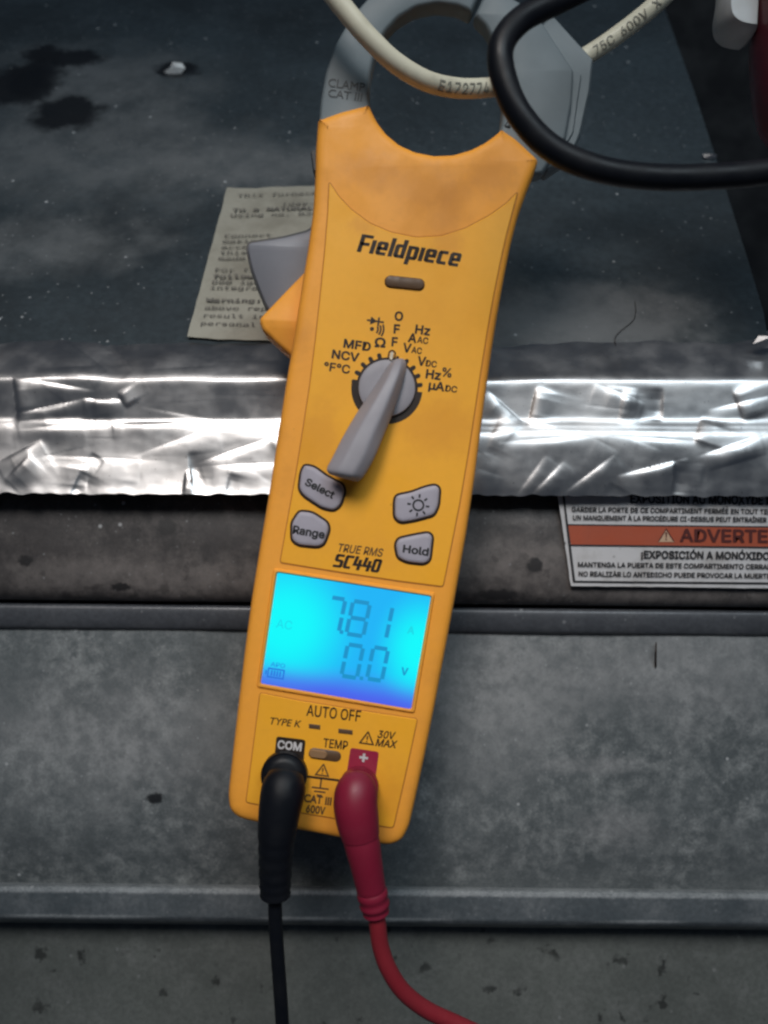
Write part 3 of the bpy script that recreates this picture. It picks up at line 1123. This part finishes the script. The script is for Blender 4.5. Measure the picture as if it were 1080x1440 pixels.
# lever: lofted sections (left, right edge in px; height of the top; extra lift of the underside)
secs = [(553, 505, 566, 503, .0035, 0), (545, 513, 573, 508, .0055, 0), (535, 530, 571, 527, .0075, 0), (519, 554, 562, 556, .0090, 0), (503, 577, 553, 583, .0102, .001), (488, 602, 543, 606, .0112, .003),
        (476, 624, 535, 626, .0120, .005), (467, 643, 527, 646, .0124, .006), (458, 658, 515, 666, .0126, .0065), (459, 663, 511, 672, .0122, .0068), (463, 667, 505, 677, .0105, .0072), (466, 668, 502, 678, .0085, .0074)]
bm = bmesh.new()
rows = []
for (lx, ly, rx, ry, h, lift) in secs:
    L, R = Vector((lx, ly)), Vector((rx, ry))
    row = []
    for f, hh in ((0.0, 0.02), (0.015, 0.30), (0.06, 0.46), (0.24, 0.86), (0.31, 0.97), (0.38, 1.0), (0.62, 1.0), (0.70, 0.97), (0.77, 0.88), (0.95, 0.50), (0.99, 0.32), (1.0, 0.02)):
        q = L.lerp(R, f)
        yy = -(lift + (h - lift) * hh) - 0.0004
        sc_ = 0.314 + yy          # apparent outline stays where the photograph shows it while the handle rises
        w = U(540 + (q.x - 540) * (sc_ / 0.314), 720 + (q.y - 720) * (sc_ / 0.314))
        row.append(bm.verts.new((w.x, yy, w.z)))
    rows.append(row)
for a, b in zip(rows, rows[1:]):
    for i in range(len(a)):
        j = (i + 1) % len(a)
        bm.faces.new((a[i], a[j], b[j], b[i]))
bm.faces.new(rows[0]); bm.faces.new(rows[-1][::-1])
lever = finish(bm, 'lever', M['grey'], knob, angle=60)
sub = lever.modifiers.new('s', 'SUBSURF'); sub.levels = 2; sub.render_levels = 2

# buttons
BT = [([(427, 651), (443, 654), (462, 668), (484, 679), (488, 691), (481, 713), (470, 721), (452, 717), (425, 699), (418, 688), (421, 663)], 'Select', (450.5, 687), 27, 43, 13),
      ([(420, 716), (440, 718), (463, 733), (466, 745), (458, 767), (448, 772), (418, 769), (408, 760), (408, 734)], 'Range', (435, 748), 10, 44, 13.5),
      ([(556, 694), (577, 690), (598, 682), (613, 679), (621, 686), (619, 712), (612, 727), (582, 735), (562, 738), (552, 729), (552, 703)], None, (588, 710.5), 8, 0, 0),
      ([(558, 755), (580, 750), (603, 746), (611, 753), (607, 789), (597, 796), (571, 793), (557, 786), (553, 766)], 'Hold', (584.5, 773.5), 8, 35, 13)]
for pts, s, cc, rot, w, cap in BT:
    o1 = resample(rounded(pts, 7, 4), 3)
    b = plate('button', inset(o1, 3.1), [(0, 0), (0, -0.0009), (0.7, -0.0014), (2.2, -0.0017), (6, -0.0018)], M['grey_button'], meter)
    plate('button_rim', o1, [(0, 0), (0, -0.0005), (0.8, -0.00075)], M['ink'], b)
    if s:
        text_px(s, cc[0], cc[1], cap * 0.78, rot, M['label_ink'], b, -0.00188, width=w, bold=0.03, name='caption')
    else:
        rays = [[(10.5 * math.cos(a), 10.5 * math.sin(a)), (15.5 * math.cos(a), 15.5 * math.sin(a))] for a in [k * math.pi / 4 for k in range(8)]]
        sym('sun_symbol', [circ(0, 0, 7.2, 24)] + rays, 2.6, cc[0], cc[1], 8, 'label_ink', b, -0.00188)

T('TRUE RMS', 507, 773.5, 11, 7, 'ink_soft', width=63, bold=0.015, shear=0.18)
lines, adv = glyph_word('SC440')
strokes_px('model_lettering', lines + [[(x + 0.08, y) for x, y in l] for l in lines], 0.18, 467, 797, 19.5, 7.5, M['ink'], meter, FY, 0.2, 66 / (19.5 * adv))

# screen
lcd_pts = [(390, 805), (606, 839), (578, 997), (367, 961)]
frame = rounded([(384, 798), (613, 833), (584, 1004), (360, 967)], 5, 4)
inner = rounded(lcd_pts, 3, 4)
bm = bmesh.new()
def rg(pts, y):
    out = []
    for p in pts:
        w = U(p[0], p[1]); out.append(bm.verts.new((w.x, y, w.z)))
    return out
R0, R1, R2, R3 = rg(frame, 0.0002), rg(inset(frame, 2.5), -0.0008), rg(inset(inner, -2.0), -0.0009), rg(inner, 0.0001)
for A, B in ((R0, R1), (R1, R2), (R2, R3)):
    for i in range(len(A)):
        j = (i + 1) % len(A)
        bm.faces.new((A[i], A[j], B[j], B[i]))
finish(bm, 'screen_bezel', M['orange'], meter)

t = NT('lit_screen')
a0, a1 = U(402, 878), U(592, 915)
def glow(c, r):
    sub = t.n('ShaderNodeVectorMath', operation='SUBTRACT'); t.l(t.tc, sub.inputs[0]); sub.inputs[1].default_value = c
    div = t.n('ShaderNodeVectorMath', operation='DIVIDE'); t.l(sub.outputs[0], div.inputs[0]); div.inputs[1].default_value = r
    ln = t.n('ShaderNodeVectorMath', operation='LENGTH'); t.l(div.outputs[0], ln.inputs[0])
    return t.rng(ln.outputs['Value'], 1.0, 0.15, 0, 1)
mroot = meter.location
g1 = glow(a0 - mroot, (0.028, 1, 0.029)); g2 = glow(a1 - mroot, (0.018, 1, 0.023))
gsum = t.math('MAXIMUM', g1, g2)
sep = t.n('ShaderNodeSeparateXYZ'); t.l(t.tc, sep.inputs[0])
tilt = t.math('ADD', sep.outputs['Z'], t.math('MULTIPLY', sep.outputs['X'], 0.160))      # rows of the tilted screen
zb = (U(470, 980) - mroot); zt = (U(470, 930) - mroot)
vert = t.rng(tilt, zb.z + zb.x * .16, zt.z + zt.x * .16, 0, 1)
cc = t.mix(vert, lin((74, 92, 232)), lin((24, 178, 244)))
cc = t.mix(t.math('MULTIPLY', gsum, t.rng(vert, 0, 1, 0.25, 1)), cc, lin((2, 246, 248)))
t.base((0.01, 0.02, 0.03))
t.l(cc, t.p.inputs['Emission Color'])
t.p.inputs['Emission Strength'].default_value = 0.82
t.set(Roughness=0.25)
M['screen'] = t.m
lcd = flat_poly('screen', inner, -0.0001, M['screen'], meter)

t = NT('screen_segment')
t.base((0.0, 0.01, 0.02))
t.p.inputs['Emission Color'].default_value = (*lin((14, 142, 196)), 1)
t.p.inputs['Emission Strength'].default_value = 0.82
M['segment'] = t.m
t = NT('screen_segment_faint')
t.base((0.0, 0.01, 0.02))
t.p.inputs['Emission Color'].default_value = (*lin((10, 212, 226)), 1)
t.p.inputs['Emission Strength'].default_value = 0.82
M['faint'] = t.m
t = NT('screen_segment_blue')
t.base((0.0, 0.01, 0.02))
t.p.inputs['Emission Color'].default_value = (*lin((30, 110, 214)), 1)
t.p.inputs['Emission Strength'].default_value = 0.82
M['bluemark'] = t.m

SEG = {'7': 'abc', '8': 'abcdefg', '1': 'bc', '0': 'abcdef'}
def digit(ch, ox, oy, w, h, rot=9.0, sh=0.05, t_=5.8):
    """seven-segment digit; ox,oy = bottom left in px"""
    g = 1.0
    s = {'a': [(0, h), (w, h)], 'd': [(0, 0), (w, 0)], 'g': [(0, h / 2), (w, h / 2)],
         'f': [(0, h / 2), (0, h)], 'b': [(w, h / 2), (w, h)], 'e': [(0, 0), (0, h / 2)], 'c': [(w, 0), (w, h / 2)]}
    ls = []
    for k in SEG[ch]:
        (x0, y0), (x1, y1) = s[k]
        if y0 == y1: ls.append([(x0 + t_ / 2 + g - 2.5, y0), (x1 - t_ / 2 - g + 2.5, y1)])
        else: ls.append([(x0, y0 + t_ / 2 + g - 1.5), (x1, y1 - t_ / 2 - g + 1.5)])
    strokes_px('digit', ls, t_, ox, oy, 1.0, rot, M['segment'], lcd, -0.00018, sh)
digit('7', 456.5, 886, 20, 47)
digit('8', 487, 891, 24, 47)
digit('1', 519, 895, 24, 47)
digit('0', 480, 950, 22, 45)
digit('0', 516, 954, 21, 45)
for x, y in ((480.5, 889), (508.5, 954)):
    flat_poly('decimal_point', [(x - 2.5, y - 3), (x + 2.5, y - 2.5), (x + 2, y + 2.5), (x - 3, y + 2)], -0.00018, M['segment'], lcd)
T('A', 578, 886, 10, 9, 'faint', parent=lcd, y=-0.00018, bold=0.03, name='unit_mark')
T('V', 569, 944, 10, 9, 'segment', parent=lcd, y=-0.00018, bold=0.03, name='unit_mark')
T('AC', 400, 878, 12, 9, 'faint', parent=lcd, y=-0.00018, name='unit_mark', bold=0.0)
sym('battery_mark', [[(-11, -6), (11, -6), (11, 6), (-11, 6), (-11, -7)], [(-6, -4), (-6, 4)], [(-2, -4), (-2, 4)], [(2, -4), (2, 4)], [(6, -4), (6, 4)], [(-14, -3), (-14, 3)]], 2.0, 388, 947, 9, 'bluemark', lcd, -0.00018)
T('APO', 391, 935, 6, 9, 'bluemark', parent=lcd, y=-0.00018, width=20, name='unit_mark')

# jack area
T('AUTO OFF', 469.5, 1002.5, 15, 6.5, width=76, bold=0.012)
_font[0] = 'plain'; T('TYPE K', 401.5, 1015.5, 9.5, 6.5, width=44, shear=0.2, bold=0.010); _font[0] = 'sans'
T('TEMP', 472, 1046, 12, 7, width=34, bold=0.015)
T('30V', 543.5, 1033, 10, 6, width=23, shear=0.2, bold=0.02)
T('MAX', 543.5, 1045, 10, 6, width=28, shear=0.2, bold=0.02)
sym('warning_triangle', [[(0, -9), (9.5, 8), (-9.5, 8), (0.3, -9.4)], [(0, -3), (0, 2.5)], [(0, 4.2), (0, 6)]], 2.0, 516.5, 1037.5)
sym('warning_triangle', [[(0, -8.5), (9, 7.5), (-9, 7.5), (0.3, -8.9)], [(0, -3), (0, 2.5)], [(0, 4), (0, 5.6)]], 2.0, 454, 1082.5, 8, 'ink_soft')
sym('ground_symbol', [[(-22, 0), (24, 0)], ], 3.2, 453, 1094, 7)
sym('ground_symbol', [[(0, 0), (0, 13)], [(-12, 13), (12, 13)], [(-8, 18), (8, 18)], [(-4, 23), (4, 23)]], 2.2, 452, 1095, 7, 'ink_soft')
_font[0] = 'plain'; T('CAT III', 447, 1124, 10.5, 8, 'ink_soft', width=38, bold=0.035); _font[0] = 'sans'
T('600V', 444, 1138, 10, 8, 'ink_soft', width=26, bold=0.035)
for cx, cy, w in ((442.5, 1021.5, 16), (486, 1028.5, 20)):
    plate('slot', [Vector((cx + x, cy + y + x * 0.12)) for x, y in ((-w / 2, -3.2), (w / 2, -3.2), (w / 2, 3.2), (-w / 2, 3.2))], [(0, 0), (0, -0.00045), (0.4, -0.0005)], M['slot'], meter)
sl = plate('slide_switch', pill(457, 1061, 46, 15, 8), [(0, 0), (0, -0.0005), (1.5, -0.0007)], M['slot'], meter)
plate('slide_knob', pill(447.5, 1059.7, 26, 12, 8), [(0, 0), (0, -0.0009), (1.5, -0.0013)], M['slot_light'], sl)
cp = plate('common_jack_patch', rounded([(389, 1035), (430, 1040), (426, 1080), (385, 1075)], 4, 3), [(0, 0), (0, -0.00045)], M['ink'], meter)
text_px('COM', 407.5, 1048, 11, 7, M['white_ink'], cp, -0.00055, width=33, bold=0.03, name='caption')
pp = plate('positive_jack_patch', rounded([(493, 1051), (533, 1057), (528, 1095), (487, 1090)], 4, 3), [(0, 0), (0, -0.00045)], M['jack_red'], meter)
sym('plus_sign', [[(-6, 0), (6, 0)], [(0, -6), (0, 6)]], 3.4, 511.5, 1065, 8, 'white_ink', pp, -0.00055)

# clamp jaws
hole = [(522, 152), (519, 130), (521, 100), (528, 68), (541, 40), (560, 19), (585, 4), (615, -2), (645, 2), (664, 12)]
outer_l = [(684, -34), (650, -48), (605, -52), (560, -43), (522, -18), (492, 16), (470, 54), (456, 94), (449, 135), (446, 175), (447, 215), (530, 230), (560, 225), (535, 190)]
jl = resample(rounded(hole + outer_l, 5, 3), 6)
jaw1 = plate('fixed_jaw', jl, [(6, 0.0125), (2, 0.0115), (0, 0.0095), (0, 0.0060), (1, 0.0042), (3, 0.0030), (6, 0.0026)], M['jaw'], meter, angle=50)
hole_r = [(668, 14), (684, 30), (697, 54), (706, 84), (709, 115), (709, 145), (706, 170), (700, 188), (690, 215)]
outer_r = [(720, 245), (765, 240), (782, 214), (799, 190), (808, 140), (811, 92), (782, 48), (765, 22), (735, -5), (705, -22), (688, -30)]
jr = resample(rounded(hole_r + outer_r, 4, 3), 6)
jaw2 = plate('opening_jaw', jr, [(5, 0.0125), (2, 0.0115), (0, 0.0095), (0, 0.0060), (1, 0.0042), (3, 0.0032), (6, 0.0028)], M['jaw'], meter, angle=50)
# bevelled outer flank of the opening jaw
fl = rounded([(776, 18), (836, 84), (831, 130), (818, 190), (806, 219), (770, 243), (740, 225), (776, 185), (784, 140), (784, 95), (752, 44)], 3, 3)
plate('jaw_flank', resample(fl, 6), [(3, 0.0175), (0, 0.0160), (0, 0.0100), (2, 0.0080), (5, 0.0070)], M['jaw'], jaw2, yref=0.008, angle=50)
plate('jaw_rib', resample(rounded([(806, 92), (818, 88), (824, 92), (812, 176), (798, 200), (790, 196), (802, 150)], 4, 3), 5), [(0, 0.0110), (0, 0.0068), (2, 0.0060)], M['jaw'], jaw2, angle=50)
JY = 0.00245
_font[0] = 'plain'; text_px('CLAMP', 487, 114.5, 11.5, 8, M['jaw_ink'], jaw1, JY, width=52, bold=0.01, name='caption'); _font[0] = 'sans'
_font[0] = 'plain'; text_px('CAT III', 485, 129, 11, 8, M['jaw_ink'], jaw1, JY, width=48, bold=0.01, name='caption'); _font[0] = 'sans'
text_px('MAX', 734, 155, 10.5, 8, M['jaw_ink'], jaw2, JY + 0.0002, width=40, bold=0.01, name='caption')
text_px('400A', 732, 172, 11.5, 8, M['jaw_ink'], jaw2, JY + 0.0002, width=42, bold=0.01, name='caption')

# trigger that opens the jaw
tg = rounded([(470, 345), (445, 366), (402, 410), (364, 450), (369, 466), (392, 488), (414, 506), (450, 520), (480, 430)], [3, 4, 6, 6, 5, 6, 6, 3, 3], 4)
trig = plate('trigger', resample(tg, 5), [(4, 0.0270), (0, 0.0245), (0, 0.0130), (1, 0.0112), (3, 0.0102), (7, 0.0096)], M['orange'], meter, yref=0.012, angle=50)
tgp = rounded([(480, 290), (445, 310), (435, 324), (400, 333), (349, 341), (347, 350), (353, 378), (364, 408), (374, 432), (400, 470), (470, 470)], [3, 6, 6, 10, 5, 4, 8, 8, 8, 4, 4], 4)
plate('trigger_grip', resample(tgp, 5), [(3, 0.0275), (0, 0.0260), (0, 0.0170), (1.5, 0.0150), (4, 0.0144)], M['grip'], trig, yref=0.015, angle=50)
plate('trigger_grip_edge', resample(inset(tgp, -2.2), 5), [(2, 0.0285), (0, 0.0265), (0, 0.0195), (1, 0.0180)], M['jaw_dark'], trig, yref=0.018, angle=50)
plate('hinge_tab', rounded([(432, 190), (452, 186), (452, 226), (436, 222)], 4, 3), [(1, 0.024), (0, 0.022), (0, 0.014), (2, 0.0125)], M['jaw_dark'], meter)

# ------------------------------------------------------------------ test leads
def ribbed(path_px, widths, n=10):
    pts = [U(*p) for p in path_px]
    path = catmull(pts, n)
    w = catmull([(a, 0, 0) for a in widths], n)
    return path, [v.x for v in w]


def head(name, cx, cy, r, y0, y1, mat, parent):
    circle = [Vector((cx + r * math.cos(2 * math.pi * k / 40), cy + r * math.sin(2 * math.pi * k / 40))) for k in range(40)]
    return plate(name, circle, [(3, y0), (0, y0 - 0.0004), (0, y0 - 0.004), (2, y1 + 0.002), (6, y1 + 0.0006), (12, y1)], mat, parent, dome=y1 - 0.0002, angle=50)


mm = MMPX
bl = thing('black_test_lead', 'black right angle test lead plugged into the common jack', 'test lead', U(398, 1090, -0.0012))
head('plug_collar', 401, 1086, 32, -0.0006, -0.0065, M['black'], bl)
def wpx(px_w, y):           # width in px at depth y -> radius in metres
    return px_w / 2 / FPX * (y - CY)
p, w = ribbed([(402, 1090, -.0085), (399, 1108, -.0110), (394, 1135, -.0125), (390, 1165, -.0125), (388, 1200, -.0115), (387, 1235, -.0100), (387, 1262, -.0090)],
              [wpx(50, -.01), wpx(62, -.011), wpx(60, -.012), wpx(55, -.012), wpx(50, -.011), wpx(46, -.010), wpx(43, -.009)], 8)
for i in range(len(w)):
    if i > 26 and i % 4 in (0, 1): w[i] *= 0.965
w[-1] *= 0.85
tube('plug_boot', p, w, M['black'], bl, 28)
tube('cable', pxpath([(387, 1256, -.009), (387, 1285, -.008), (389, 1325, -.006), (393, 1380, -.003), (397, 1440, 0), (402, 1530, .004)], 8), wpx(19.5, -.005), M['black'], bl, 18)

rl = thing('red_test_lead', 'red right angle test lead plugged into the positive jack', 'test lead', U(505, 1095, -0.0012))
head('plug_collar', 505, 1103, 27, -0.0006, -0.0065, M['red'], rl)
p, w = ribbed([(504, 1094, -.0095), (502, 1108, -.0120), (500, 1130, -.0135), (503, 1155, -.0135), (507, 1176, -.0130)],
              [wpx(40, -.01), wpx(58, -.012), wpx(62, -.0135), wpx(60, -.0135), wpx(54, -.013)], 8)
tube('plug_body', p, w, M['red'], rl, 28, angle=60)
p, w = ribbed([(505, 1168, -.0130), (510, 1190, -.0128), (515, 1215, -.0120), (521, 1245, -.0105), (526, 1268, -.0095), (529, 1284, -.0088)],
              [wpx(52, -.013), wpx(50, -.012), wpx(46, -.012), wpx(42, -.010), wpx(42, -.009), wpx(36, -.009)], 8)
for i in range(len(w)):
    if i > 25: w[i] *= (1.04 if (i // 3) % 2 else 0.96)
tube('plug_boot', p, w, M['red'], rl, 28)
tube('cable', pxpath([(528, 1276, -.009), (531, 1300, -.008), (535, 1330, -.006), (546, 1362, -.004), (567, 1394, -.001), (600, 1420, .003), (645, 1441, .007), (720, 1475, .012)], 8), wpx(24, -.004), M['red_cable'], rl, 18)

# ------------------------------------------------------------------ cream wire through the jaw
wr = thing('cream_wire', 'cream insulated wire with printed code passing through the clamp jaw', 'wire', U(630, 122, 0.004))
wire_path = pxpath([(420, -75, -.016), (452, -30, -.015), (484, 12, -.014), (518, 52, -.012), (556, 88, -.008), (600, 114, -.002), (645, 124, .006), (690, 123, .016), (730, 118, .027), (775, 104, .034), (822, 80, .036), (870, 48, .034), (920, 8, .030), (975, -45, .026)], 10)
WR = wpx(28, -0.002)
tube('insulation', wire_path, WR, M['wire'], wr, 24)
acc = [0.0]
for a, b in zip(wire_path, wire_path[1:]):
    acc.append(acc[-1] + (b - a).length)


def wire_at(s):
    k = 0
    while k < len(acc) - 2 and acc[k + 1] < s:
        k += 1
    f = (s - acc[k]) / (acc[k + 1] - acc[k])
    T_ = (wire_path[min(k + 2, len(wire_path) - 1)] - wire_path[max(k - 1, 0)]).normalized()
    return wire_path[k].lerp(wire_path[k + 1], f), T_


def wire_text(s, start, cap, bold=0.01, space=1.05):
    k = cap / cap_height()
    ch = cap / 2

    def fn(tx, ty):
        p_, T_ = wire_at(start + tx * k)
        view = (Vector((0, CY, 0)) - p_).normalized()
        C = (view - T_ * view.dot(T_)).normalized()
        N = C.cross(T_)
        if N.z < 0: N = -N
        a = (ty * k - ch) / WR
        q = p_ + (C * math.cos(a) + N * math.sin(a)) * (WR * 1.05)
        return q
    return text_mapped('printed_code', s, fn, M['wire_ink'], wr, bold, space, 8)


def s_near(px, py):
    best = min(range(len(wire_path)), key=lambda i: (((wire_path[i].x / (wire_path[i].y - CY)) * FPX + 540 - px) ** 2 + (720 - wire_path[i].z / (wire_path[i].y - CY) * FPX - py) ** 2))
    return acc[best]


wire_text('E172774  M  AWG', s_near(608, 117), 0.0036)
wire_text('75C  600V  X', s_near(832, 75), 0.0031)

# ------------------------------------------------------------------ black cable loop close to the lens, and the parts at top right
bc = tube('black_cable', pxpath([(930, -90, -.030), (860, -38, -.040), (790, -2, -.048), (735, 26, -.052), (706, 62, -.055), (707, 105, -.056), (730, 160, -.056), (775, 208, -.055), (840, 237, -.054), (920, 249, -.052), (1010, 248, -.050), (1090, 240, -.048), (1180, 222, -.045)], 10), wpx(37, -.054), M['black'], None, 28)
tag(bc, 'thick glossy black cable looping in front of the clamp jaw', 'cable')

mp = rounded([(1046, -60), (1049, 40), (1050, 100), (1054, 150), (1064, 190), (1084, 215), (1130, 225), (1180, 200), (1190, 100), (1190, -60)], 10, 3)
mo = plate('maroon_handle', resample(mp, 8), [(30, .010), (10, .004), (0, -.006), (0, -.014), (8, -.024), (24, -.031), (40, -.033)], M['maroon'], None, angle=60)
tag(mo, 'dark maroon plastic part cut off by the top right corner', 'plastic part')
wp = rounded([(1010, -40), (1008, 0), (1003, 30), (1006, 50), (1020, 62), (1040, 66), (1050, 66), (1056, -40)], 9, 4)
wo = plate('white_tab', resample(wp, 5), [(4, .004), (0, 0), (0, -.006), (2, -.010), (6, -.012)], M['white'], None, angle=60)
tag(wo, 'white rounded plastic tab beside the maroon part in the top right corner', 'plastic tab')
